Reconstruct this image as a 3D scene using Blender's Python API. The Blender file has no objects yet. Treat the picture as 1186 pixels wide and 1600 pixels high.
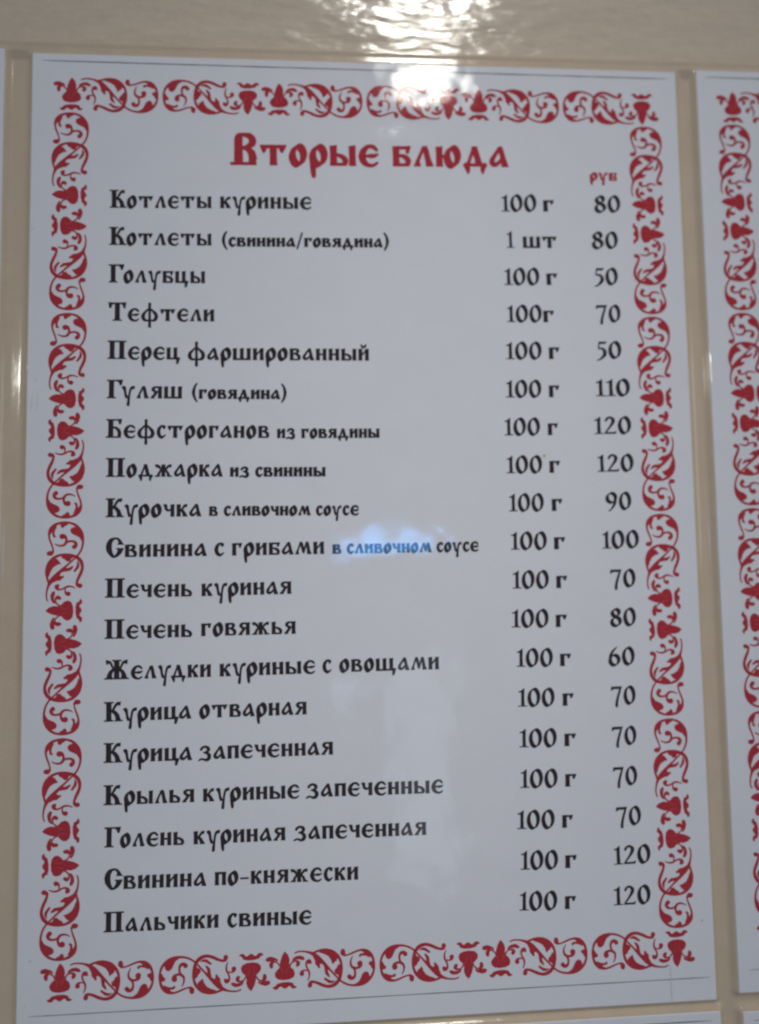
import bpy, math, random
import numpy as np
from mathutils import Vector, Matrix
from mathutils.geometry import delaunay_2d_cdt

# ------------------------------------------------------------------ camera, world, lamps, exposure
scene = bpy.context.scene
col = scene.collection
MM = 0.001
Z0 = 1.40            # height of the main sheet's lower edge above the floor, metres


def W(X, Y, H=0.0):
    """sheet coordinates in millimetres (right, up, out of the wall) -> world"""
    return Vector((X * MM, -H * MM, Z0 + Y * MM))


cam_data = bpy.data.cameras.new("camera")
cam = bpy.data.objects.new("camera", cam_data)
col.objects.link(cam)
R = ((0.99808353, 0.01576322, -0.05983977),
     (-0.0121589, 0.99811672, 0.0601263),
     (0.06067486, -0.05928348, 0.99639552))
right = Vector((R[0][0], R[0][2], -R[0][1]))
up = -Vector((R[1][0], R[1][2], -R[1][1]))
fwd = Vector((R[2][0], R[2][2], -R[2][1]))
m = Matrix((right, up, -fwd)).transposed().to_4x4()
m.translation = W(95.85, 140.573, 199.27)
cam.matrix_world = m
cam_data.sensor_fit = 'VERTICAL'
cam_data.sensor_height = 24.0
cam_data.lens = 24.0 * 999.7 / 1600.0
cam_data.clip_start = 0.01
cam_data.clip_end = 50
cam_data.dof.use_dof = True
cam_data.dof.focus_distance = 0.190
cam_data.dof.aperture_fstop = 1.9
scene.camera = cam

world = bpy.data.worlds.new("World")
scene.world = world
world.use_nodes = True
bg = world.node_tree.nodes["Background"]
bg.inputs[0].default_value = (0.80, 0.90, 1.12, 1)
bg.inputs[1].default_value = 0.160


def lamp(name, direction, dist, w, h, radiance, color):
    """rectangular window-like lamp seen from the middle of the sheet along direction (right, out, up)"""
    d = bpy.data.lights.new(name, 'AREA')
    d.shape = 'RECTANGLE'
    d.size = w
    d.size_y = h
    d.energy = radiance * math.pi * w * h
    d.color = color
    o = bpy.data.objects.new(name, d)
    col.objects.link(o)
    c = W(100, 140, 0)
    v = Vector((direction[0], -direction[1], direction[2]))
    o.location = c + v * dist
    z = v.normalized()
    x = Vector((0, 0, 1)).cross(z).normalized()
    y = z.cross(x)
    mm_ = Matrix((x, y, z)).transposed().to_4x4()
    mm_.translation = o.location
    o.matrix_world = mm_
    return o


lamp('window_pane_light', (0.152, 1, 0.835), 2.5, 0.31, 0.17, 25, (1.0, 0.97, 0.88))
lamp('window_pane_light', (0.150, 1, 1.03), 2.5, 0.36, 0.24, 48, (1.0, 0.97, 0.88))
lamp('side_fill_light', (1.35, 1, 0.25), 0.85, 0.55, 0.5, 1.5, (1.0, 0.98, 0.94))  # added soft light close on the right, grades brightness across the sheet
lamp('left_window_light', (-0.62, 1, 0.32), 1.9, 0.10, 0.08, 70, (1.0, 0.98, 0.92))
lamp('sky_gap_light', (0.083, 1, 0.011), 1.2, 0.225, 0.023, 22, (0.11, 0.43, 1.0))
lamp('doorway_light', (0.13, 1, -0.36), 2.0, 0.20, 0.72, 1.0, (0.72, 0.86, 1.0))
lamp('sky_gap_light', (0.012, 1, -0.235), 1.5, 0.022, 0.022, 10, (0.45, 0.65, 1.0))

# added spot from high above, standing in for lens vignetting: sheet's middle brighter
sd = bpy.data.lights.new('falloff_spot_light', 'SPOT')
sd.energy = 122.0
sd.color = (1.0, 0.98, 0.97)
sd.spot_size = math.radians(7.0)
sd.spot_blend = 1.0
sd.shadow_soft_size = 0.10
so = bpy.data.objects.new('falloff_spot_light', sd)
col.objects.link(so)
so.location = W(380, 2350, 1750)
so.rotation_euler = (W(126, 162, 0) - so.location).to_track_quat('-Z', 'Y').to_euler()

scene.view_settings.view_transform = 'Standard'
scene.view_settings.look = 'None'
scene.view_settings.exposure = 0.14
scene.view_settings.gamma = 1.0


# ------------------------------------------------------------------ materials
def film_normal(nt, sx, sy, detail, strength, dist, fine=None):
    N = nt.nodes
    geo = N.new('ShaderNodeNewGeometry')
    mp = N.new('ShaderNodeVectorMath'); mp.operation = 'MULTIPLY'
    mp.inputs[1].default_value = (sx, 1.0, sy)
    nt.links.new(geo.outputs['Position'], mp.inputs[0])
    no = N.new('ShaderNodeTexNoise')
    no.inputs['Scale'].default_value = 1.0
    no.inputs['Detail'].default_value = detail
    no.inputs['Roughness'].default_value = 0.55
    nt.links.new(mp.outputs[0], no.inputs['Vector'])
    b = N.new('ShaderNodeBump')
    b.inputs['Strength'].default_value = strength
    b.inputs['Distance'].default_value = dist
    nt.links.new(no.outputs['Fac'], b.inputs['Height'])
    out = b
    if fine:
        n2 = N.new('ShaderNodeTexNoise')
        n2.inputs['Scale'].default_value = fine[0]
        n2.inputs['Detail'].default_value = 3
        nt.links.new(geo.outputs['Position'], n2.inputs['Vector'])
        b2 = N.new('ShaderNodeBump')
        b2.inputs['Strength'].default_value = fine[1]
        b2.inputs['Distance'].default_value = fine[2]
        nt.links.new(n2.outputs['Fac'], b2.inputs['Height'])
        nt.links.new(b.outputs[0], b2.inputs['Normal'])
        out = b2
    return out.outputs[0]


def material(name, color, rough, film, var=0.04, vscale=60, color2=None, grain=0.12):
    mt = bpy.data.materials.new(name)
    mt.use_nodes = True
    nt = mt.node_tree
    N = nt.nodes
    p = N['Principled BSDF']
    p.inputs['Roughness'].default_value = rough
    p.inputs['IOR'].default_value = 1.5
    geo = N.new('ShaderNodeNewGeometry')
    no = N.new('ShaderNodeTexNoise')
    no.inputs['Scale'].default_value = vscale
    no.inputs['Detail'].default_value = 6
    no.inputs['Roughness'].default_value = 0.65
    nt.links.new(geo.outputs['Position'], no.inputs['Vector'])
    rmp = N.new('ShaderNodeValToRGB')
    rmp.color_ramp.elements[0].position = 0.3
    rmp.color_ramp.elements[1].position = 0.7
    c2 = color2 or tuple(c * (1 - 2 * var) for c in color)
    rmp.color_ramp.elements[0].color = (*c2, 1)
    rmp.color_ramp.elements[1].color = (*color, 1)
    nt.links.new(no.outputs['Fac'], rmp.inputs[0])
    g = N.new('ShaderNodeTexNoise')
    g.inputs['Scale'].default_value = 2600
    g.inputs['Detail'].default_value = 2
    nt.links.new(geo.outputs['Position'], g.inputs['Vector'])
    gm = N.new('ShaderNodeMapRange')
    gm.inputs['From Min'].default_value = 0.25
    gm.inputs['From Max'].default_value = 0.75
    gm.inputs['To Min'].default_value = 1.0 - grain
    gm.inputs['To Max'].default_value = 1.0
    nt.links.new(g.outputs['Fac'], gm.inputs['Value'])
    mul = N.new('ShaderNodeVectorMath'); mul.operation = 'SCALE'
    nt.links.new(rmp.outputs[0], mul.inputs[0])
    nt.links.new(gm.outputs[0], mul.inputs['Scale'])
    nt.links.new(mul.outputs[0], p.inputs['Base Color'])
    if film:
        nt.links.new(film_normal(nt, *film), p.inputs['Normal'])
    return mt


FILM = (34, 30, 2.5, 1.0, 0.00055, (900, 0.15, 0.00003))
M_PAPER = material('laminated_paper', (0.80, 0.80, 0.82), 0.06, FILM, 0.015, 90)
M_RED = material('red_print', (0.52, 0.034, 0.050), 0.06, FILM, 0.10, 700)
M_BLACK = material('black_print', (0.034, 0.023, 0.026), 0.06, FILM, 0.10, 500)
M_GREY = material('grey_print_line', (0.20, 0.20, 0.24), 0.06, FILM, 0.3, 900)
M_VEIN = material('pale_red_print', (0.62, 0.10, 0.09), 0.06, FILM, 0.10, 700)
M_SPECK = material('dirt', (0.10, 0.09, 0.09), 0.5, None, 0.1)
M_SCRATCH = material('scratch', (0.70, 0.71, 0.74), 0.08, FILM, 0.1)
M_STAIN = material('yellow_stain', (0.62, 0.56, 0.22), 0.3, None, 0.1)
M_BOARD = material('cream_plastic', (0.63, 0.51, 0.37), 0.10, (50, 30, 2, 1.0, 0.0004, (900, 0.3, 0.00005)), 0.05, 120, (0.59, 0.47, 0.34))
M_WALL = material('cream_gloss_paint', (0.68, 0.57, 0.43), 0.13, (42, 115, 2.6, 1.0, 0.0012, (420, 0.12, 0.0001)), 0.06, 260, (0.63, 0.525, 0.40))


# ------------------------------------------------------------------ mesh helpers
def mesh_obj(name, verts, faces, mat, parent=None, smooth=False):
    me = bpy.data.meshes.new(name)
    me.from_pydata([tuple(v) for v in verts], [], faces)
    me.materials.append(mat)
    me.update()
    if smooth:
        me.polygons.foreach_set('use_smooth', [True] * len(me.polygons))
    o = bpy.data.objects.new(name, me)
    col.objects.link(o)
    if parent:
        o.parent = parent
    return o


def catmull(pts, n=5):
    if len(pts) < 3:
        return [tuple(p) for p in pts]
    P = [np.array(p, float) for p in pts]
    out = []
    for i in range(len(P) - 1):
        p0 = P[i - 1] if i > 0 else 2 * P[0] - P[1]
        p1, p2 = P[i], P[i + 1]
        p3 = P[i + 2] if i + 2 < len(P) else 2 * P[-1] - P[-2]
        for k in range(n):
            t = k / n
            q = 0.5 * (2 * p1 + (p2 - p0) * t + (2 * p0 - 5 * p1 + 4 * p2 - p3) * t * t + (3 * p1 - p0 - 3 * p2 + p3) * t ** 3)
            out.append(q)
    out.append(P[-1])
    return out


def hull(pts):
    pts = sorted(set((round(float(x), 4), round(float(y), 4)) for x, y in pts))
    if len(pts) < 3:
        return pts
    def half(ps):
        h = []
        for p in ps:
            while len(h) > 1 and (h[-1][0] - h[-2][0]) * (p[1] - h[-2][1]) - (h[-1][1] - h[-2][1]) * (p[0] - h[-2][0]) <= 1e-9:
                h.pop()
            h.append(p)
        return h
    a = half(pts); b = half(pts[::-1])
    return a[:-1] + b[:-1]


def shape_polys(items, seg=5, cap=10, grow=0.0):
    """items: ('P', outline) | ('S', [(x,y,r)...]) round strokes | ('N', [(x,y)...], (hx,hy), r) broad-nib strokes"""
    polys = []
    for it in items:
        if it[0] == 'P':
            polys.append([(float(x), float(y)) for x, y in it[1]])
            if grow > 0:
                ring = [(grow * math.cos(2 * math.pi * k / 6), grow * math.sin(2 * math.pi * k / 6)) for k in range(6)]
                for a, b in zip(it[1], it[1][1:] + it[1][:1]):
                    polys.append(hull([(a[0] + c, a[1] + s) for c, s in ring] + [(b[0] + c, b[1] + s) for c, s in ring]))
        elif it[0] == 'C':      # smooth closed outline
            pts = it[1]
            q = catmull(list(pts[-1:]) + list(pts) + list(pts[:2]), 4)
            polys.append([(float(a[0]), float(a[1])) for a in q[4:-5]])
        elif it[0] == 'S':
            pts = catmull(it[1], seg)
            ring = [(math.cos(2 * math.pi * k / cap), math.sin(2 * math.pi * k / cap)) for k in range(cap)]
            for a, b in zip(pts[:-1], pts[1:]):
                ra, rb = a[2] + grow, b[2] + grow
                polys.append(hull([(a[0] + ra * c, a[1] + ra * s) for c, s in ring] + [(b[0] + rb * c, b[1] + rb * s) for c, s in ring]))
        elif it[0] == 'N':
            hx, hy = it[2]; r = it[3] + grow
            pts = catmull(it[1], seg)
            nib = [(sx * hx + r * c, sx * hy + r * s) for sx in (-1, 1) for c, s in ((1, 0), (0, 1), (-1, 0), (0, -1), (.7, .7), (-.7, .7), (.7, -.7), (-.7, -.7))]
            for a, b in zip(pts[:-1], pts[1:]):
                polys.append(hull([(a[0] + x, a[1] + y) for x, y in nib] + [(b[0] + x, b[1] + y) for x, y in nib]))
    return polys


def fill(items, seg=5, cap=10, eps=1e-4, grow=0.0):
    """union of the shapes as one flat triangulation without overlaps"""
    polys = [p for p in shape_polys(items, seg, cap, grow) if len(p) > 2]
    verts, faces = [], []
    for p in polys:
        b = len(verts)
        area = sum(p[i][0] * p[(i + 1) % len(p)][1] - p[(i + 1) % len(p)][0] * p[i][1] for i in range(len(p)))
        if area < 0:
            p = p[::-1]
        verts += [Vector(v) for v in p]
        faces.append(list(range(b, b + len(p))))
    v, e, f, ov, oe, of = delaunay_2d_cdt(verts, [], faces, 1, eps)
    tris = [t for t, o in zip(f, of) if len(o)]
    used = sorted(set(i for t in tris for i in t))
    mp = {i: k for k, i in enumerate(used)}
    V = [(v[i][0], v[i][1]) for i in used]
    T = []
    for t in tris:
        a, b, c = (V[mp[i]] for i in t[:3])
        ar = (b[0] - a[0]) * (c[1] - a[1]) - (b[1] - a[1]) * (c[0] - a[0])
        T.append([mp[i] for i in (t if ar > 0 else t[::-1])])
    return V, T

# ------------------------------------------------------------------ lettering: pen-drawn Cyrillic, x-height 100, capitals 155
def mir(items, w):
    out = []
    for it in items:
        if it[0] == 'P':
            out.append(('P', [(w - x, y) for x, y in it[1]]))
        else:
            out.append(('S', [(w - x, y, r) for x, y, r in it[1]]))
    return out


def stem(x0, x1, y0=0, y1=100):
    f = 1.5
    return ('P', [(x0 - f, y0), (x1 + f, y0), (x1, y0 + 9), (x1 - 1, (y0 + y1) / 2), (x1, y1 - 8), (x1 + f, y1 + 2), (x0 - f, y1 - 2), (x0, y1 - 10), (x0 + 1, (y0 + y1) / 2), (x0, y0 + 9)])


def capstem(x0, x1, y1=152):
    return ('P', [(x0 - 8, 4), (x1 + 8, 4), (x1, 14), (x1 - 1, y1 / 2), (x1, y1 - 8), (x1 + 8, y1 + 1), (x0 - 8, y1 + 1), (x0, y1 - 10), (x0 + 1, y1 / 2), (x0, 14)])


def bar(x0, x1, y0, y1):
    return ('P', [(x0, y0), (x1, y0), (x1, y1), (x0, y1)])


def nib_ring(cx, cy, rx, ry, h=(12, 8.5), r=3.5, p=1.85):
    pts = []
    for k in range(21):
        a = 2 * math.pi * k / 20
        c, s = math.cos(a), math.sin(a)
        pts.append((cx + rx * math.copysign(abs(c) ** (2 / p), c), cy + ry * math.copysign(abs(s) ** (2 / p), s)))
    return ('N', pts, h, r)


SOFT = [stem(3, 34), ('S', [(30, 55, 5), (52, 50, 8), (74, 36, 11), (80, 20, 12), (76, 10, 9)]), bar(4, 82, 0, 11)]
ARM = [('S', [(62, 78, 6), (78, 102, 8), (94, 128, 9), (108, 141, 11), (120, 142, 12)]), ('P', [(116, 152), (134, 155), (131, 130), (118, 126)])]
ZH_ARM = [('S', [(96, 82, 7), (70, 98, 7), (58, 122, 8), (44, 138, 9), (30, 138, 12)]), ('P', [(12, 155), (34, 152), (34, 126), (16, 122)])]
ZH_LEG = [('P', [(92, 92), (66, 84), (40, 62), (26, 36), (18, 10), (0, 6), (0, 0), (78, 0), (78, 6), (66, 10), (62, 36), (72, 60), (92, 70)])]
G = {
 'и': (94, [stem(3, 34), stem(62, 92), ('P', [(30, 36), (64, 74), (64, 90), (30, 52)])]),
 'й': (94, [stem(3, 34), stem(62, 92), ('P', [(30, 36), (64, 74), (64, 90), (30, 52)]), ('S', [(28, 136, 5), (34, 122, 8), (47, 116, 9), (60, 122, 8), (68, 136, 5)])]),
 'н': (94, [stem(3, 34), stem(62, 92), bar(30, 66, 45, 57)]),
 'п': (95, [stem(4, 35), stem(63, 94), ('P', [(2, 101), (2, 95), (10, 87), (93, 87), (96, 102)])]),
 'р': (87, [nib_ring(45, 48, 30, 48), ('S', [(22, 78, 6), (15, 55, 12), (15, 20, 13), (16, -20, 12), (18, -48, 10), (19, -56, 8)])]),
 'о': (86, [nib_ring(43, 49, 29, 48)]),
 'т': (132, [bar(6, 126, 87, 100), stem(50, 82, 0, 96), ('P', [(0, 98), (34, 98), (32, 86), (26, 70), (15, 62), (8, 78)]), ('P', [(132, 101), (98, 98), (98, 86), (102, 70), (112, 62), (124, 82)])]),
 'в': (97, [stem(3, 34), ('S', [(28, 94, 6), (55, 94, 7), (70, 88, 10), (74, 78, 11), (64, 66, 8), (48, 58, 5), (30, 54, 4)]), ('S', [(40, 56, 5), (64, 50, 9), (80, 36, 13), (84, 20, 13), (80, 10, 9)]), bar(4, 86, 0, 10)]),
 'а': (98, [('P', [(44, 92), (52, 102), (68, 104), (74, 88), (86, 40), (99, 4), (98, 0), (66, 0), (64, 30), (56, 68)]), ('S', [(56, 94, 9), (40, 74, 7), (24, 52, 8), (13, 32, 11), (15, 16, 12), (30, 10, 9), (48, 20, 7), (66, 38, 6)])]),
 'б': (96, [stem(3, 34), bar(4, 84, 88, 100), ('P', [(66, 100), (96, 102), (90, 82), (84, 66), (74, 66), (72, 86)]), ('S', [(30, 54, 4), (50, 52, 7), (72, 42, 11), (82, 26, 13), (80, 11, 10)]), bar(4, 84, 0, 11)]),
 'г': (84, [stem(4, 36), bar(4, 66, 88, 100), ('P', [(50, 100), (86, 102), (82, 84), (74, 64), (62, 66), (60, 88)])]),
 'д': (124, [('P', [(46, 92), (48, 103), (74, 103), (76, 92), (96, 20), (104, 8), (68, 8), (62, 40)]), ('S', [(54, 92, 6), (42, 60, 6), (28, 24, 7), (22, 10, 7)]), bar(8, 116, 2, 14),
   ('P', [(-2, 10), (14, 18), (28, 10), (32, -14), (26, -36), (20, -36), (10, -16)]), ('P', [(96, 10), (112, 18), (126, 8), (112, -14), (104, -36), (98, -36), (92, -14)])]),
 'е': (99, [('S', [(92, 82, 6), (76, 97, 8), (54, 100, 7), (32, 86, 11), (19, 62, 15), (17, 40, 16), (28, 16, 13), (48, 3, 8), (72, 1, 6), (94, 14, 4)]), ('S', [(28, 50, 5), (50, 50, 6), (66, 50, 9), (82, 52, 7), (97, 58, 3)])]),
 'ж': (152, [stem(60, 91), ('S', [(72, 52, 7), (52, 64, 8), (40, 82, 9), (22, 90, 11)]), ('P', [(2, 100), (24, 102), (26, 80), (10, 78)]), ('S', [(78, 52, 7), (100, 66, 7), (114, 84, 8), (130, 90, 10)]), ('P', [(124, 100), (146, 102), (144, 80), (128, 78)]),
   ('P', [(70, 62), (50, 56), (32, 38), (20, 12), (0, 2), (0, 0), (44, 0), (44, 22), (56, 42), (72, 50)]), ('P', [(80, 62), (102, 56), (120, 38), (132, 12), (152, 2), (152, 0), (108, 0), (107, 22), (96, 42), (80, 50)])]),
 'з': (106, [('S', [(20, 80, 9), (34, 96, 8), (58, 101, 8), (80, 88, 12), (80, 72, 11), (62, 58, 7), (44, 54, 5)]), ('S', [(46, 55, 5), (72, 48, 10), (88, 28, 14), (82, 4, 13), (60, -6, 9), (36, 2, 6), (18, 2, 6), (2, -8, 4)])]),
 'к': (91, [stem(3, 34), ('S', [(34, 48, 6), (50, 64, 7), (64, 84, 8), (74, 90, 11)]), ('P', [(66, 98), (90, 102), (87, 80), (74, 78)]), ('P', [(32, 58), (44, 62), (66, 46), (80, 24), (92, 2), (92, 0), (54, 0), (52, 20), (42, 38), (32, 44)])]),
 'л': (101, [('P', [(42, 92), (50, 101), (70, 103), (78, 82), (88, 36), (101, 4), (100, 0), (66, 0), (64, 24), (54, 76)]), ('S', [(52, 92, 6), (40, 68, 6), (26, 38, 7), (16, 14, 9)]), ('P', [(0, 0), (34, 0), (32, 14), (22, 30), (8, 14)])]),
 'м': (139, [('P', [(0, 0), (32, 0), (30, 14), (20, 30), (8, 14)]), ('S', [(16, 14, 9), (28, 46, 6), (40, 80, 6), (46, 95, 7)]), ('P', [(38, 92), (44, 103), (62, 102), (70, 76), (84, 22), (76, 8), (64, 10), (54, 50)]),
   ('S', [(74, 16, 6), (84, 50, 6), (94, 84, 6), (100, 96, 7)]), ('P', [(90, 90), (96, 104), (114, 102), (120, 78), (128, 34), (140, 3), (138, 0), (104, 0), (104, 30), (98, 66)])]),
 'с': (76, [('S', [(64, 86, 10), (54, 98, 8), (38, 96, 8), (22, 78, 12), (15, 52, 14), (20, 24, 14), (36, 6, 12), (50, 4, 8), (74, 22, 3)]), ('P', [(50, 100), (60, 106), (76, 98), (72, 78), (58, 74)])]),
 'у': (111, [('P', [(0, 92), (6, 100), (24, 104), (34, 92), (40, 40), (52, 10), (66, 4), (64, 0), (34, 0), (26, 20), (18, 66)]), ('S', [(98, 92, 8), (84, 88, 9), (73, 68, 8), (67, 40, 7), (62, 6, 8), (58, -30, 10), (55, -56, 11)]), ('P', [(88, 101), (110, 104), (108, 82), (96, 78), (84, 84)])]),
 'ф': (150, [('P', [(64, 155), (86, 155), (84, 50), (86, -50), (84, -58), (66, -58), (64, -50), (66, 50)]), ('S', [(70, 106, 6), (44, 82, 7), (22, 56, 12), (17, 32, 15), (28, 10, 12), (50, 2, 7), (70, 6, 5)]), ('S', [(80, 106, 5), (104, 84, 9), (126, 60, 13), (133, 34, 15), (122, 10, 12), (100, 2, 7), (80, 6, 5)])]),
 'ц': (120, [stem(3, 34), stem(63, 93), bar(4, 112, 0, 12), ('P', [(84, 12), (100, 18), (120, 14), (112, -8), (102, -38), (86, -38), (88, -10)])]),
 'ч': (91, [stem(60, 90), ('P', [(0, 96), (4, 102), (26, 102), (30, 94), (32, 70), (24, 54), (14, 66)]), ('S', [(20, 66, 10), (32, 54, 9), (46, 52, 7), (62, 58, 6)])]),
 'ш': (156, [stem(3, 34), stem(63, 93), stem(122, 153), bar(4, 152, 0, 12)]),
 'щ': (180, [stem(3, 34), stem(63, 93), stem(122, 153), bar(4, 172, 0, 12), ('P', [(144, 12), (160, 18), (180, 14), (172, -8), (162, -38), (146, -38), (148, -10)])]),
 'ь': (92, SOFT),
 'ы': (133, SOFT + [stem(101, 131)]),
 'ю': (132, [stem(3, 34), bar(30, 58, 46, 57), nib_ring(89, 49, 29, 48)]),
 'я': (99, [stem(66, 97), bar(30, 94, 89, 101), ('S', [(40, 94, 7), (24, 84, 11), (22, 72, 11), (36, 60, 9), (54, 56, 6), (70, 54, 5)]), ('P', [(40, 60), (62, 58), (60, 48), (46, 26), (32, 10), (34, 0), (2, 0), (2, 6), (14, 18), (30, 40)])]),
 'К': (151, [capstem(18, 58), bar(0, 76, 147, 155), bar(0, 76, 0, 7)] + ARM + [('P', [(56, 88), (70, 94), (96, 80), (118, 56), (130, 22), (136, 8), (151, 5), (151, 0), (86, 0), (86, 6), (94, 10), (90, 40), (76, 62), (56, 76)])]),
 'Г': (130, [capstem(18, 58), bar(0, 122, 146, 155), bar(0, 76, 0, 7), ('P', [(80, 155), (134, 157), (130, 134), (122, 112), (110, 110), (100, 136), (84, 146)])]),
 'Т': (150, [capstem(54, 96), bar(2, 148, 144, 155), bar(36, 114, 0, 7), ('P', [(-2, 157), (44, 155), (42, 146), (28, 136), (20, 110), (6, 108), (2, 130)]), ('P', [(152, 157), (106, 155), (108, 146), (122, 136), (130, 110), (144, 108), (148, 130)])]),
 'П': (160, [capstem(18, 58), capstem(102, 142), bar(0, 160, 146, 155), bar(0, 76, 0, 7), bar(84, 160, 0, 7)]),
 'Б': (131, [capstem(18, 58), bar(0, 120, 146, 155), bar(0, 124, 0, 9), ('P', [(92, 155), (131, 157), (128, 136), (122, 116), (110, 114), (104, 136)]), ('S', [(54, 86, 5), (78, 84, 8), (100, 68, 12), (112, 44, 14), (112, 22, 13), (108, 10, 9)])]),
 'С': (140, [('P', [(78, 162), (50, 158), (26, 146), (8, 120), (0, 84), (6, 48), (24, 22), (42, 2), (58, -6), (74, -4), (62, 14), (50, 40), (44, 76), (46, 114), (58, 140), (82, 152)]), ('P', [(72, 162), (100, 156), (120, 136), (134, 112), (143, 103), (92, 103), (100, 116), (96, 138), (76, 152)]),
   ('P', [(80, 72), (142, 72), (136, 60), (124, 34), (104, 12), (84, 0), (66, -5), (62, 4), (80, 22), (92, 44), (94, 62)])]),
 'Ж': (210, [capstem(84, 126), bar(66, 144, 147, 155), bar(84, 126, 0, 7)] + ZH_ARM + mir(ZH_ARM, 210) + ZH_LEG + mir(ZH_LEG, 210)),
 'В': (132, [('P', [(18, 8), (58, 8), (57, 150), (44, 160), (28, 152), (20, 130)]), bar(-2, 126, 0, 10), ('S', [(44, 152, 7), (70, 153, 8), (96, 146, 13), (110, 126, 16), (106, 106, 15), (86, 92, 9), (62, 86, 5)]), ('S', [(58, 88, 5), (84, 78, 9), (104, 60, 16), (110, 34, 18), (108, 18, 16)])]),
 '1': (62, [('P', [(24, 8), (50, 8), (48, 75), (50, 152), (44, 152), (22, 132), (4, 126), (4, 119), (25, 118)]), bar(2, 70, 0, 8)]),
 '0': (100, [nib_ring(50, 75, 36, 72, (10.5, 7.5), 3.5, 1.9)]),
 '2': (96, [('S', [(18, 118, 9), (30, 138, 9), (50, 146, 9), (70, 130, 13), (70, 104, 13), (52, 70, 9), (32, 40, 7), (14, 16, 6)]), ('P', [(4, 0), (88, 0), (96, 24), (86, 22), (76, 16), (8, 16)])]),
 '5': (88, [('P', [(26, 152), (72, 150), (88, 156), (82, 136), (74, 130), (28, 130)]), ('S', [(30, 142, 5), (26, 112, 5), (24, 86, 5)]), ('S', [(24, 88, 5), (48, 90, 9), (68, 70, 13), (70, 38, 14), (50, 8, 10), (28, -10, 6), (10, -16, 4)])]),
 '6': (98, [nib_ring(49, 44, 34, 44, (10.5, 7.5), 3.5, 1.9), ('S', [(16, 50, 10), (22, 84, 12), (38, 118, 9), (58, 142, 6), (72, 152, 4)])]),
 '7': (97, [('P', [(4, 118), (10, 152), (92, 152), (97, 156), (94, 140), (88, 130), (26, 130), (14, 118)]), ('S', [(86, 142, 8), (74, 104, 9), (60, 60, 10), (50, 16, 11), (48, -14, 11)])]),
 '8': (96, [nib_ring(48, 114, 27, 31, (10.5, 7.5), 3.5, 1.9), nib_ring(48, 38, 33, 38, (10.5, 7.5), 3.5, 1.9)]),
 '9': (98, [nib_ring(49, 104, 34, 42, (10.5, 7.5), 3.5, 1.9), ('S', [(82, 100, 10), (76, 62, 12), (60, 26, 9), (40, 0, 6), (26, -12, 4)])]),
 '(': (56, [('S', [(50, 172, 4), (26, 132, 9), (14, 72, 13), (24, 14, 10), (50, -36, 4)])]),
 ')': (56, [('S', [(6, 172, 4), (30, 132, 9), (42, 72, 13), (32, 14, 10), (6, -36, 4)])]),
 '/': (72, [('S', [(8, -22, 6), (64, 160, 6)])]),
 '-': (72, [bar(2, 70, 40, 51)]),
}
KERN = {('К', 'у'): 4, ('К', 'о'): 4, ('у', 'р'): 5, ('Г', 'о'): 2, ('Г', 'у'): -4, ('ц', 'а'): 3, ('у', 'д'): 2, ('С', 'в'): 10}
GAP = 17
_g = {}


def glyph(ch, grow):
    if (ch, grow) not in _g:
        _g[ch, grow] = fill(G[ch][1], 4, 10, 1e-4, grow)
    return _g[ch, grow]


def word(name, text, x0, y0, x1, y1, xh, mat, parent, origin=(0, 0), h=0.06):
    """printed word from (x0,y0) to (x1,y1) on the sheet (mm), x-height xh mm"""
    adv = []
    x = 0
    for i, ch in enumerate(text):
        adv.append(x)
        x += G[ch][0]
        if i + 1 < len(text):
            x += KERN.get((ch, text[i + 1]), 10 if ch in '01256789' else GAP)
    L = math.hypot(x1 - x0, y1 - y0)
    sx = L / x
    sy = xh / 100.0
    grow = 5.0 if xh < 3 else (2.2 if xh < 5 else 3.2)
    V, F = [], []
    for ch, a in zip(text, adv):
        gv, gf = glyph(ch, 0.3 if ch in '0123456789' else grow)
        b = len(V)
        V += [((gx + a) * sx * MM, -h * MM, gy * sy * MM) for gx, gy in gv]
        F += [[i + b for i in t] for t in gf]
    o = mesh_obj(name, V, F, mat, parent)
    o.location = ((x0 - origin[0]) * MM, 0, (y0 - origin[1]) * MM)
    o.rotation_euler = (0, -math.atan2(y1 - y0, x1 - x0), 0)
    return o

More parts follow.
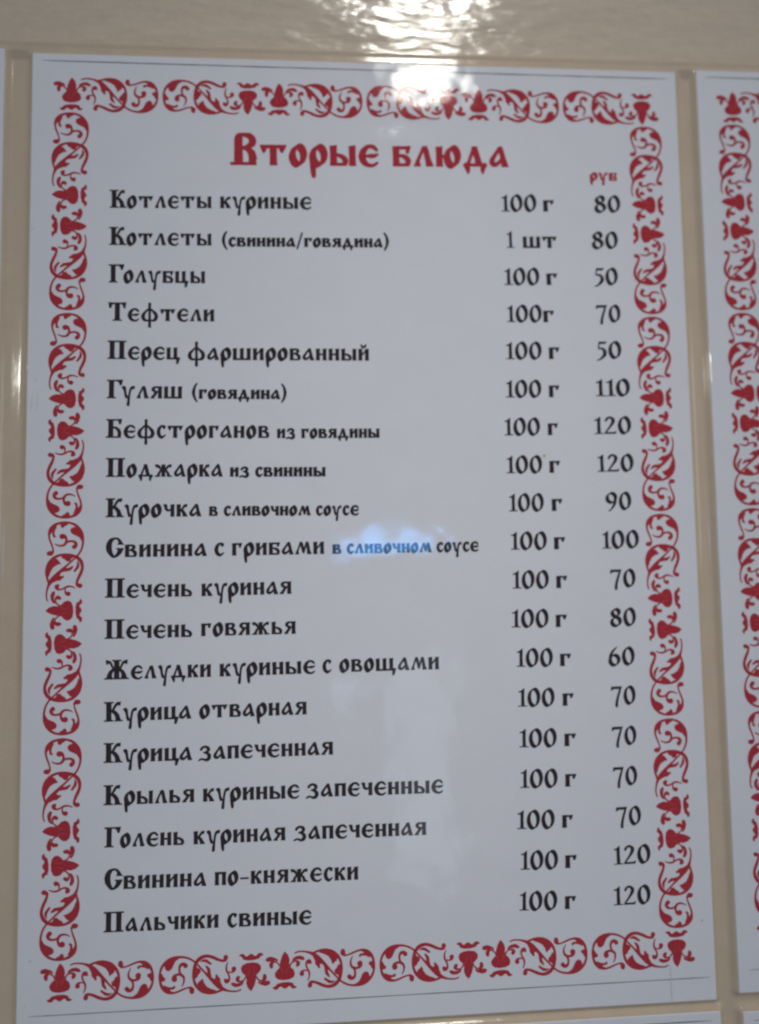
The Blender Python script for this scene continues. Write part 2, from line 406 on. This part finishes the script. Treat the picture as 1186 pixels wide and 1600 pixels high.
# ------------------------------------------------------------------ measured layout of the print (mm on the sheet)
RUNS = [
('title', 'Вторые', 62.39, 263.93, 109.34, 264.49, 6.45),
('title', 'блюда', 114.11, 264.55, 151.85, 265.06, 6.45),
('dish_name', 'Котлеты', 24.82, 249.11, 56.19, 249.51, 3.66),
('dish_name', 'куриные', 58.92, 249.56, 87.67, 249.75, 3.66),
('dish_name', 'Котлеты', 24.75, 237.13, 56.19, 237.37, 3.66),
('dish_name', '(свинина/говядина)', 59.56, 237.17, 112.29, 237.49, 2.72),
('dish_name', 'Голубцы', 24.7, 225.13, 54.19, 225.17, 3.66),
('dish_name', 'Тефтели', 24.74, 212.99, 57.02, 212.93, 3.66),
('dish_name', 'Перец', 24.54, 200.92, 46.58, 200.77, 3.66),
('dish_name', 'фаршированный', 48.89, 200.68, 105.39, 200.56, 3.66),
('dish_name', 'Гуляш', 24.44, 188.6, 47.2, 188.49, 3.66),
('dish_name', '(говядина)', 50.31, 188.47, 79.33, 188.26, 2.72),
('dish_name', 'Бефстроганов', 24.34, 176.33, 73.94, 176.02, 3.66),
('dish_name', 'из', 76.41, 176.0, 81.96, 175.97, 2.72),
('dish_name', 'говядины', 83.93, 175.96, 108.29, 175.94, 2.72),
('dish_name', 'Поджарка', 24.45, 164.27, 59.53, 164.06, 3.66),
('dish_name', 'из', 61.9, 164.04, 67.7, 164.01, 2.72),
('dish_name', 'свинины', 69.64, 163.99, 91.22, 163.88, 2.72),
('dish_name', 'Курочка', 24.42, 151.9, 53.03, 151.82, 3.66),
('dish_name', 'в', 55.52, 151.96, 58.02, 151.95, 2.72),
('dish_name', 'сливочном', 59.99, 151.99, 86.45, 151.76, 2.72),
('dish_name', 'соусе', 88.25, 151.75, 101.41, 151.67, 2.72),
('dish_name', 'Свинина', 24.59, 139.73, 54.7, 139.66, 3.66),
('dish_name', 'с', 57.08, 139.7, 59.93, 139.67, 3.66),
('dish_name', 'грибами', 62.38, 139.65, 90.58, 139.71, 3.66),
('dish_name', 'в', 93.23, 139.71, 95.85, 139.71, 2.72),
('dish_name', 'сливочном', 97.69, 139.74, 124.02, 139.75, 2.72),
('dish_name', 'соусе', 125.77, 139.77, 138.91, 139.84, 2.72),
('dish_name', 'Печень', 24.47, 127.53, 50.32, 127.45, 3.66),
('dish_name', 'куриная', 53.19, 127.43, 80.41, 127.63, 3.66),
('dish_name', 'Печень', 24.44, 115.21, 50.36, 115.22, 3.66),
('dish_name', 'говяжья', 53.06, 115.37, 81.64, 115.43, 3.66),
('dish_name', 'Желудки', 24.48, 103.11, 56.0, 103.08, 3.66),
('dish_name', 'куриные', 58.64, 103.1, 87.44, 103.32, 3.66),
('dish_name', 'с', 89.75, 103.39, 92.41, 103.4, 3.66),
('dish_name', 'овощами', 94.93, 103.45, 125.66, 103.52, 3.66),
('dish_name', 'Курица', 24.54, 90.67, 50.08, 90.85, 3.66),
('dish_name', 'отварная', 52.62, 90.9, 84.76, 91.03, 3.66),
('dish_name', 'Курица', 24.53, 78.62, 50.34, 78.6, 3.66),
('dish_name', 'запеченная', 52.39, 78.6, 92.64, 78.78, 3.66),
('dish_name', 'Крылья', 24.64, 66.33, 51.06, 66.27, 3.66),
('dish_name', 'куриные', 53.67, 66.26, 82.31, 66.27, 3.66),
('dish_name', 'запеченные', 84.44, 66.36, 126.13, 66.14, 3.66),
('dish_name', 'Голень', 24.98, 54.14, 48.13, 53.96, 3.66),
('dish_name', 'куриная', 50.91, 53.96, 78.07, 54.0, 3.66),
('dish_name', 'запеченная', 80.62, 54.01, 120.65, 53.82, 3.66),
('dish_name', 'Свинина', 25.06, 42.07, 54.56, 41.82, 3.66),
('dish_name', 'по-княжески', 57.09, 41.83, 99.78, 41.59, 3.66),
('dish_name', 'Пальчики', 24.99, 29.93, 58.19, 29.67, 3.66),
('dish_name', 'свиные', 60.8, 29.67, 85.6, 29.4, 3.66),
('weight', '100', 149.29, 249.97, 160.99, 250.17, 3.66),
('weight', 'г', 163.14, 250.2, 166.64, 250.26, 3.66),
('weight', '1', 150.73, 237.81, 153.0, 237.84, 3.66),
('weight', 'шт', 156.07, 237.88, 167.33, 238.03, 3.66),
('weight', '100', 149.56, 225.47, 161.19, 225.6, 3.66),
('weight', 'г', 163.43, 225.65, 166.92, 225.69, 3.66),
('weight', '100г', 150.04, 213.24, 165.44, 213.33, 3.66),
('weight', '100', 149.43, 201.08, 161.18, 201.16, 3.66),
('weight', 'г', 163.45, 201.22, 166.82, 201.24, 3.66),
('weight', '100', 149.08, 188.64, 160.69, 188.7, 3.66),
('weight', 'г', 163.05, 188.77, 166.4, 188.78, 3.66),
('weight', '100', 148.2, 176.41, 159.86, 176.42, 3.66),
('weight', 'г', 162.3, 176.47, 165.56, 176.47, 3.66),
('weight', '100', 148.57, 164.27, 160.17, 164.28, 3.66),
('weight', 'г', 162.44, 164.36, 165.81, 164.36, 3.66),
('weight', '100', 149.03, 152.15, 160.32, 152.11, 3.66),
('weight', 'г', 162.79, 152.17, 166.15, 152.16, 3.66),
('weight', '100', 149.24, 140.04, 160.89, 139.94, 3.66),
('weight', 'г', 163.12, 140.0, 166.63, 139.97, 3.66),
('weight', '100', 149.45, 127.85, 161.16, 127.73, 3.66),
('weight', 'г', 163.44, 127.8, 166.88, 127.76, 3.66),
('weight', '100', 148.84, 115.74, 160.67, 115.57, 3.66),
('weight', 'г', 162.88, 115.62, 166.37, 115.57, 3.66),
('weight', '100', 150.01, 103.56, 161.64, 103.38, 3.66),
('weight', 'г', 163.85, 103.45, 167.27, 103.4, 3.66),
('weight', '100', 150.2, 91.31, 161.79, 91.12, 3.66),
('weight', 'г', 164.28, 91.2, 167.69, 91.14, 3.66),
('weight', '100', 150.22, 78.88, 162.06, 78.69, 3.66),
('weight', 'г', 164.42, 78.83, 167.97, 78.77, 3.66),
('weight', '100', 150.15, 66.6, 161.92, 66.38, 3.66),
('weight', 'г', 164.27, 66.52, 167.65, 66.46, 3.66),
('weight', '100', 148.81, 54.3, 160.59, 54.04, 3.66),
('weight', 'г', 162.88, 54.18, 166.19, 54.11, 3.66),
('weight', '100', 149.53, 42.17, 161.27, 41.92, 3.66),
('weight', 'г', 163.45, 42.1, 166.98, 42.03, 3.66),
('weight', '100', 148.8, 30.1, 160.61, 29.79, 3.66),
('weight', 'г', 162.94, 29.93, 166.28, 29.85, 3.66),
('price', '80', 180.2, 250.27, 189.09, 250.36, 3.66),
('price', '80', 178.94, 238.01, 187.79, 238.09, 3.66),
('price', '50', 179.03, 225.82, 187.31, 225.9, 3.66),
('price', '70', 179.39, 213.45, 187.75, 213.52, 3.66),
('price', '50', 178.95, 201.36, 187.56, 201.47, 3.66),
('price', '110', 178.49, 188.98, 189.92, 189.11, 3.66),
('price', '120', 177.52, 176.68, 189.81, 176.79, 3.66),
('price', '120', 178.12, 164.47, 190.12, 164.58, 3.66),
('price', '90', 180.37, 152.24, 188.87, 152.31, 3.66),
('price', '100', 178.78, 139.88, 190.91, 140.04, 3.66),
('price', '70', 180.86, 127.62, 189.28, 127.7, 3.66),
('price', '80', 180.39, 115.4, 188.91, 115.44, 3.66),
('price', '60', 179.37, 103.16, 188.02, 103.21, 3.66),
('price', '70', 179.73, 91.01, 187.79, 91.05, 3.66),
('price', '70', 179.54, 78.57, 187.58, 78.66, 3.66),
('price', '70', 179.5, 66.19, 187.35, 66.36, 3.66),
('price', '70', 179.97, 54.02, 188.08, 54.18, 3.66),
('price', '120', 178.81, 42.32, 190.61, 42.49, 3.66),
('price', '120', 178.34, 30.22, 190.1, 30.31, 3.66),
('currency_note', 'руб', 179.21, 261.1, 188.25, 261.1, 2.45)]

STAIN = (160.86, 169.80)
WRINK = [(1.73, 184.67, 2.76, 191.81, 0.5, 0.24), (3.44, 184.47, 4.26, 193.0, 0.55, 0.28), (0.55, 198.97, 0.97, 196.58, 0.4, 0.2), (3.07, 196.38, 3.3, 193.4, 0.3, 0.15)]
SCR = [(195.37, 11.62), (195.51, 1.04)]
SPECKS = [(4.15, 22.83, 0.22, 0.12, 0.7), (1.42, 241.83, 0.14, 0.1, 0.3), (2.73, 10.43, 0.25, 0.07, 0.1), (115.15, 240.55, 0.12, 0.1, 0.0), (206.16, 24.4, 0.3, 0.12, 0.4)]

# scrollwork half unit, mm from the centre of a full unit
VEIN1 = [(-1.08, 6.27, 0.11), (-0.21, 5.71, 0.11), (0.98, 5.44, 0.07)]
VEIN2 = [(-1.04, 3.59, 0.11), (-0.19, 4.19, 0.11), (1.31, 4.37, 0.07)]
ORN = {'leaf_scroll': [('S', [(-4.31, 22.61, 0.68), (-3.61, 22.84, 0.41), (-3.4, 23.7, 0.18), (-3.81, 25.16, 0.21), (-4.44, 26.86, 0.23), (-4.68, 28.44, 0.27), (-4.27, 30.03, 0.37), (-3.03, 31.26, 0.39), (-1.31, 31.91, 0.3), (0.64, 32.02, 0.27), (2.6, 31.48, 0.32), (4.14, 30.2, 0.37), (5.07, 28.5, 0.37), (5.37, 26.68, 0.3), (5.24, 24.75, 0.25), (4.65, 23.05, 0.23), (3.69, 21.58, 0.21)]), ('S', [(-4.64, 22.56, 0.59), (-4.1, 22.52, 0.64)]), ('P', [(1.63, 29.61), (1.96, 30.25), (2.94, 30.58), (4.13, 30.31), (5.13, 28.5), (5.52, 26.46), (5.05, 26.23), (4.28, 27.47), (3.29, 27.99), (2.31, 28.44), (1.76, 29.05)]), ('P', [(-1.42, 31.87), (-1.12, 30.62), (-0.53, 30.37), (-0.04, 30.97), (0.87, 31.43), (0.86, 31.93)]), ('P', [(-4.42, 30.03), (-3.03, 31.22), (-2.42, 30.72), (-2.96, 29.59), (-3.12, 28.68), (-2.99, 28.11), (-2.61, 27.73), (-3.09, 27.43), (-3.59, 27.88), (-3.64, 28.79), (-3.91, 29.13), (-4.39, 28.22)]), ('S', [(-0.78, 27.74, 0.78), (-0.06, 27.74, 0.5), (0.45, 26.88, 0.3), (0.37, 25.86, 0.34), (-0.24, 25.07, 0.3), (-1.32, 24.88, 0.23), (-2.3, 25.15, 0.14), (-2.91, 25.51, 0.07)]), ('S', [(0.07, 25.52, 0.27), (0.93, 26.09, 0.27), (2.12, 26.26, 0.27), (3.06, 25.88, 0.39), (3.33, 25.08, 0.46), (2.81, 24.45, 0.62)])], 'vine_scroll': [('S', [(3.69, 21.58, 0.21), (2.52, 20.51, 0.21), (1.02, 19.08, 0.23), (-0.47, 17.73, 0.34), (-2.18, 15.99, 0.55), (-3.45, 14.64, 0.59), (-4.4, 13.22, 0.41), (-4.87, 11.98, 0.25), (-5.15, 10.42, 0.18), (-5.13, 9.07, 0.16), (-4.8, 8.13, 0.14)]), ('S', [(4.66, 12.55, 0.64), (3.9, 12.78, 0.46), (3.72, 13.57, 0.32), (4.1, 14.81, 0.37), (4.77, 16.27, 0.41), (5.25, 17.85, 0.39), (5.08, 19.43, 0.46), (4.24, 20.74, 0.5), (2.83, 21.69, 0.37), (0.76, 22.18, 0.27), (-1.39, 21.99, 0.32), (-3.11, 21.17, 0.41), (-4.38, 19.63, 0.55), (-5.04, 17.83, 0.5), (-5.19, 16.03, 0.34), (-4.84, 14.45, 0.27), (-4.51, 13.44, 0.27)]), ('P', [(-4.49, 19.86), (-3.21, 20.99), (-2.13, 20.72), (-1.54, 19.98), (-1.1, 19.37), (-2.22, 19.07), (-3.39, 18.28), (-4.09, 17.04), (-4.58, 15.58), (-5.08, 15.8), (-5.11, 17.83)]), ('P', [(-1.07, 21.9), (-0.1, 22.31), (1.63, 22.09), (3.05, 21.35), (2.08, 21.1), (1.61, 20.1), (0.79, 20.01), (0.09, 20.73), (-0.63, 21.09)]), ('P', [(3.78, 20.11), (4.37, 19.21), (4.27, 18.19), (3.59, 17.35), (3.04, 16.76), (2.71, 17.12), (3.32, 18.03), (3.72, 18.98)]), ('P', [(-1.43, 16.71), (-0.15, 18.02), (1.14, 17.98), (2.22, 18.48), (2.58, 18.57), (2.44, 18.03), (1.58, 17.21), (-0.03, 16.98)]), ('P', [(-2.18, 16.15), (-1.42, 15.99), (-1.2, 15.58), (-0.19, 15.59), (-0.18, 15.14), (-0.7, 14.87), (-1.18, 14.32), (-2.37, 14.14), (-3.54, 13.56), (-3.77, 14.46)])], 'sprig': [('S', [(-1.81, 12.77, 0.32), (-2.17, 12.32, 0.62), (-1.9, 11.65, 0.32), (-1.04, 11.49, 0.21), (-0.08, 11.85, 0.21), (0.89, 12.33, 0.25), (2.07, 12.37, 0.18), (3.16, 11.95, 0.09)]), ('S', [(0.36, 11.65, 0.14), (0.3, 10.87, 0.18), (0.7, 10.24, 0.41), (1.24, 10.15, 0.64)])], 'palmette': [('P', [(-2.86, 11.02), (-2.68, 10.42), (-3.01, 9.29), (-2.89, 8.17), (-2.53, 7.28), (-3.24, 7.5), (-3.79, 8.4), (-3.96, 9.74), (-3.5, 10.68)]), ('S', [(-1.33, 8.85, 0.46), (-1.87, 9.12, 0.5), (-2.4, 8.67, 0.27), (-2.41, 7.73, 0.16), (-1.84, 6.94, 0.16), (-0.86, 6.38, 0.23)]), ('P', [(-5.33, 5.09), (-4.4, 5.98), (-3.12, 6.43), (-1.62, 6.32), (-0.87, 6.7), (0.04, 7.68), (1.16, 8.02), (2.02, 7.66), (2.58, 6.38), (2.73, 4.59), (2.45, 3.02), (1.7, 2.2), (0.8, 2.09), (-0.06, 2.65), (-0.5, 3.21), (-1.26, 3.7), (-2.22, 3.66), (-3.73, 4.11), (-4.77, 4.64)]), ('S', [(-1.22, 1.02, 0.46), (-2.02, 1.02, 0.55), (-2.58, 1.69, 0.23), (-2.42, 2.59, 0.16), (-1.79, 3.25, 0.16), (-0.94, 3.81, 0.23)]), ('P', [(-3.03, 3.03), (-2.73, 2.76), (-3.02, 2.14), (-2.83, 1.25), (-2.69, -0.09), (-3.07, -0.67), (-3.78, -0.35), (-4.07, 0.8), (-3.66, 2.14)])], 'palmette_foot': [('P', [(4.86, 8.58), (5.28, 7.95), (5.18, 7.16), (4.54, 6.71), (4.45, 6.26), (5.02, 5.48), (5.2, 4.92), (4.82, 4.36), (4.48, 3.69), (4.79, 3.24), (5.34, 2.68), (5.24, 1.74), (4.68, 1.41), (4.55, 2.08), (3.81, 2.75), (3.46, 4.36), (3.44, 6.15), (3.75, 7.34), (4.52, 7.77)])]}

# ------------------------------------------------------------------ the sheets' places (mm)
SHEETS = {
 'main': (0.4, 0.5, 209.8, 299.2), 'left': (-217.8, 0.8, -8.1, 300.4), 'right': (217.0, 2.0, 427.0, 300.2),
 'lower_main': (1.0, -301.0, 210.9, -2.9), 'lower_right': (217.9, -301.0, 428.0, -3.6)}


def sheet_dist(x, y):
    best = 1e9
    for (a, b, c, d) in SHEETS.values():
        r = 0.5
        dx = max(a + r - x, x - (c - r)); dy = max(b + r - y, y - (d - r))
        q = math.hypot(max(dx, 0), max(dy, 0)) + min(max(dx, dy), 0) - r
        best = min(best, q)
    return best


# ------------------------------------------------------------------ wall behind the board
nx, nz = 60, 60
V = []; F = []
for j in range(nz + 1):
    for i in range(nx + 1):
        V.append(W(-900 + 2000 * i / nx, -1000 + 2000 * j / nz, -4.0))
for j in range(nz):
    for i in range(nx):
        a = j * (nx + 1) + i
        F.append((a, a + 1, a + nx + 2, a + nx + 1))
wall = mesh_obj('wall', V, F, M_WALL)
wall['kind'] = 'structure'
wall['label'] = 'cream glossy painted wall with a rippled surface above the menu board'

# ------------------------------------------------------------------ cream display board with channels between the sheets
def fine(a, b, ext, step=0.3, coarse=25):
    s = set()
    for lo, hi in ext:
        n = int((hi - lo) / step)
        s |= {round(lo + (hi - lo) * k / n, 3) for k in range(n + 1)}
    x = a
    while x < b:
        if not any(lo - 2 < x < hi + 2 for lo, hi in ext):
            s.add(round(x, 3))
        x += coarse
    s |= {a, b}
    return sorted(s)


BX0, BX1, BY0, BY1 = -224.0, 434.0, -307.0, 304.0
xs = fine(BX0, BX1, [(-9.5, 2.0), (208.5, 220.0), (425, 433.9), (-223.9, -216)])
ys = fine(BY0, BY1, [(-5.5, 3.5), (297.5, 303.9), (-306.9, -299)])


def board_height(x, y):
    d = sheet_dist(x, y)
    if d <= -0.6:
        return -0.9
    # film draped from the sheet's edge down into a rounded channel
    t = max(d + 0.1, 0)
    s = max(0.0, min(1.0, (300.6 - y) / 2.6)) if y > 290 else 1.0
    h = -0.30 - (1.3 * s + 0.30 * (1 - s)) * (1 - math.exp(-(t / 1.3) ** 2))
    e = min(x - BX0, BX1 - x, y - BY0, BY1 - y)
    if e < 2.2:      # raised rounded rim of the board
        k = max(0.0, min(1.0, (2.2 - e) / 1.1)); k = k * k * (3 - 2 * k)
        h = h * (1 - k) - (0.9 * s + 0.45 * (1 - s)) * k
        if e < 0.8:
            h -= 0.8 * (1 - math.sqrt(max(0, 1 - ((0.8 - e) / 0.8) ** 2)))
    return h


V = [W(x, y, board_height(x, y)) for y in ys for x in xs]
n = len(xs)
F = [(j * n + i, j * n + i + 1, (j + 1) * n + i + 1, (j + 1) * n + i) for j in range(len(ys) - 1) for i in range(n - 1)]
nb = len(V)
ring = [i for i in range(n)] + [j * n + n - 1 for j in range(1, len(ys))] + [(len(ys) - 1) * n + i for i in range(n - 2, -1, -1)] + [j * n for j in range(len(ys) - 2, 0, -1)]
for i in ring:
    v = V[i]; V.append(Vector((v.x, 0.0039, v.z)))
for k in range(len(ring)):
    k2 = (k + 1) % len(ring)
    F.append((ring[k], nb + k, nb + k2, ring[k2]))
board = mesh_obj('display_board', V, F, M_BOARD, smooth=True)
board['label'] = 'cream plastic display board carrying the menu sheets, with channels between them'
board['category'] = 'display board'

# ------------------------------------------------------------------ one sheet
def sheet_mesh(w, h):
    """1 mm thick sheet with rounded corners and a softly rounded front edge; front at height 0"""
    prof = [(0.0, -1.3), (0.0, -0.28), (0.08, -0.10), (0.24, 0.0)]
    V, F = [], []
    N = 6
    for ins, z in prof:
        r = 0.5 - ins
        for cx, cy, a0 in ((w - 0.5, h - 0.5, 0), (0.5, h - 0.5, 90), (0.5, 0.5, 180), (w - 0.5, 0.5, 270)):
            for k in range(N + 1):
                a = math.radians(a0 + 90 * k / N)
                V.append(((cx + r * math.cos(a)) * MM, -z * MM, (cy + r * math.sin(a)) * MM))
    m_ = 4 * (N + 1)
    for l in range(len(prof) - 1):
        for k in range(m_):
            k2 = (k + 1) % m_
            F.append((l * m_ + k, l * m_ + k2, (l + 1) * m_ + k2, (l + 1) * m_ + k))
    F.append(tuple((len(prof) - 1) * m_ + k for k in range(m_)))
    F.append(tuple(reversed(range(m_))))
    return V, F


# ornament meshes, one of each kind, shared by every copy
ORN_MESH = {}
for k, items in ORN.items():
    v, t = fill(items, 4, 12, 1e-5, 0.065)
    v = [(x, y * 0.984) for x, y in v]
    me = bpy.data.meshes.new(k)
    me.from_pydata([(x * MM, -0.05 * MM, y * MM) for x, y in v], [], t)
    me.materials.append(M_RED)
    me.update()
    ORN_MESH[k] = me


v, t = fill([('S', VEIN1), ('S', VEIN2)], 4, 6, 1e-5)
me = bpy.data.meshes.new('palmette_vein')
me.from_pydata([(x * MM, -0.08 * MM, y * 0.984 * MM) for x, y in v], [], t)
me.materials.append(M_VEIN)
ORN_MESH['palmette_vein'] = me


def ornament(parent, x, y, ang, only=None):
    for k, me in ORN_MESH.items():
        o = bpy.data.objects.new(k, me)
        col.objects.link(o)
        o.parent = parent
        o.location = (x * MM, 0, y * MM)
        o.rotation_euler = (0, -math.radians(ang), 0)


def border(root):
    PH, PV = 65.0, 64.55
    X0, YT, YB = 7.3, 285.4, 15.9
    XL, XR = 12.0, 197.9
    for y in (YT, YB):
        for k in range(4):
            if k > 0:
                ornament(root, X0 + PH * k, y, 90)
            if k < 3:
                ornament(root, X0 + PH * k, y, 270)
    for x in (XL, XR):
        for k in range(4):
            yc = 247.5 - PV * k
            ornament(root, x, yc, 0)
            ornament(root, x, yc, 180)


def printed_line(root, x0, x1, y, t=0.28):
    n = 40
    V, F = [], []
    rnd = random.Random(int(x0 * 7 + y))
    for i in range(n + 1):
        x = x0 + (x1 - x0) * i / n
        w = t * (0.5 + 0.12 * rnd.uniform(-1, 1)) * (0.3 if i in (0, n) else 1)
        V += [(x * MM, -0.05 * MM, (y - w) * MM), (x * MM, -0.05 * MM, (y + w) * MM)]
    for i in range(n):
        F.append((2 * i, 2 * i + 2, 2 * i + 3, 2 * i + 1))
    return mesh_obj('printed_line', V, F, M_GREY, root)


def make_sheet(key, label, cat, group):
    a, b, c, d = SHEETS[key]
    root = bpy.data.objects.new('menu_sheet', None)
    root.empty_display_size = 0.02
    col.objects.link(root)
    root.location = W(a, b, 0)
    root['label'] = label
    root['category'] = cat
    root['group'] = group
    V, F = sheet_mesh(c - a, d - b)
    mesh_obj('paper', V, F, M_PAPER, root)
    border(root)
    printed_line(root, 3.2, c - a - 2.9, d - b - 2.5)
    printed_line(root, 3.4, c - a - 1.9, 6.9, 0.22)
    return root


GRP = 'menu sheets mounted on the display board'
main = make_sheet('main', 'white menu sheet in full view, nineteen dishes with prices under a red heading', 'menu', GRP)
left = make_sheet('left', 'white sheet left of the full menu, only its blank right margin in view', 'menu', GRP)
rgt = make_sheet('right', 'white sheet right of the full menu, left column of its red border showing', 'menu', GRP)
lm = make_sheet('lower_main', 'white sheet directly below the full menu, only a sliver of its top edge in view', 'menu', GRP)
lr = make_sheet('lower_right', 'white sheet at the bottom right corner, diagonally below the full menu', 'menu', GRP)

oa, ob = SHEETS['main'][0], SHEETS['main'][1]
for kind, txt, x0, y0, x1, y1, xh in RUNS:
    word(kind, txt, x0, y0, x1, y1, xh, M_RED if kind in ('title', 'currency_note') else M_BLACK, main, (oa, ob))


def speck(name, x, y, rx, ry, mat, ang=0.0):
    rnd = random.Random(int(x * 13 + y))
    pts = []
    for k in range(14):
        t = 2 * math.pi * k / 14
        r = 1 + 0.3 * rnd.uniform(-1, 1)
        px, py = rx * r * math.cos(t), ry * r * math.sin(t)
        pts.append(((px * math.cos(ang) - py * math.sin(ang)) * MM, -0.07 * MM, (px * math.sin(ang) + py * math.cos(ang)) * MM))
    o = mesh_obj(name, pts, [tuple(range(14))], mat, main)
    o.location = ((x - oa) * MM, 0, (y - ob) * MM)


speck('stain', *STAIN, 0.55, 0.4, M_STAIN)
for x, y, a, b, r in SPECKS:
    speck('dirt_speck', x, y, a, b, M_SPECK, r)



def wrinkle(x0, y0, x1, y1, half, high):
    n, m_ = 10, 8
    V = []
    L = math.hypot(x1 - x0, y1 - y0); nx_, ny_ = (y1 - y0) / L, -(x1 - x0) / L
    for i in range(n + 1):
        t = i / n
        s = math.sin(math.pi * t) ** 0.7 + 0.02
        bend = 0.25 * half * math.sin(3 * t)
        for k in range(m_ + 1):
            u = -1 + 2 * k / m_
            V.append(((x0 + (x1 - x0) * t + nx_ * (u * half * s + bend)) * MM, -(0.01 + high * s * (1 - u * u) ** 1.5) * MM, (y0 + (y1 - y0) * t + ny_ * (u * half * s + bend)) * MM))
    F = [(i * (m_ + 1) + k, (i + 1) * (m_ + 1) + k, (i + 1) * (m_ + 1) + k + 1, i * (m_ + 1) + k + 1) for i in range(n) for k in range(m_)]
    o = mesh_obj('film_wrinkle', V, F, M_PAPER, main, smooth=True)
    o.location = (-oa * MM, 0, -ob * MM)


for q in WRINK:
    wrinkle(*q)

rnd = random.Random(5)
V, F = [], []
for i in range(13):      # faint vertical scratch near the lower right corner
    t = i / 12
    x, y = SCR[0][0] + (SCR[1][0] - SCR[0][0]) * t + rnd.uniform(-.06, .06), SCR[0][1] + (SCR[1][1] - SCR[0][1]) * t
    w = 0.10 + 0.05 * rnd.random()
    V += [((x - w) * MM, -0.075 * MM, y * MM), ((x + w) * MM, -0.075 * MM, y * MM)]
F = [(2 * i + 1, 2 * i, 2 * i + 2, 2 * i + 3) for i in range(12)]
sc = mesh_obj('scratch', V, F, M_SCRATCH, main)
sc.location = (-oa * MM, 0, -ob * MM)

# ------------------------------------------------------------------ render settings
scene.render.engine = 'CYCLES'
scene.cycles.filter_width = 2.3
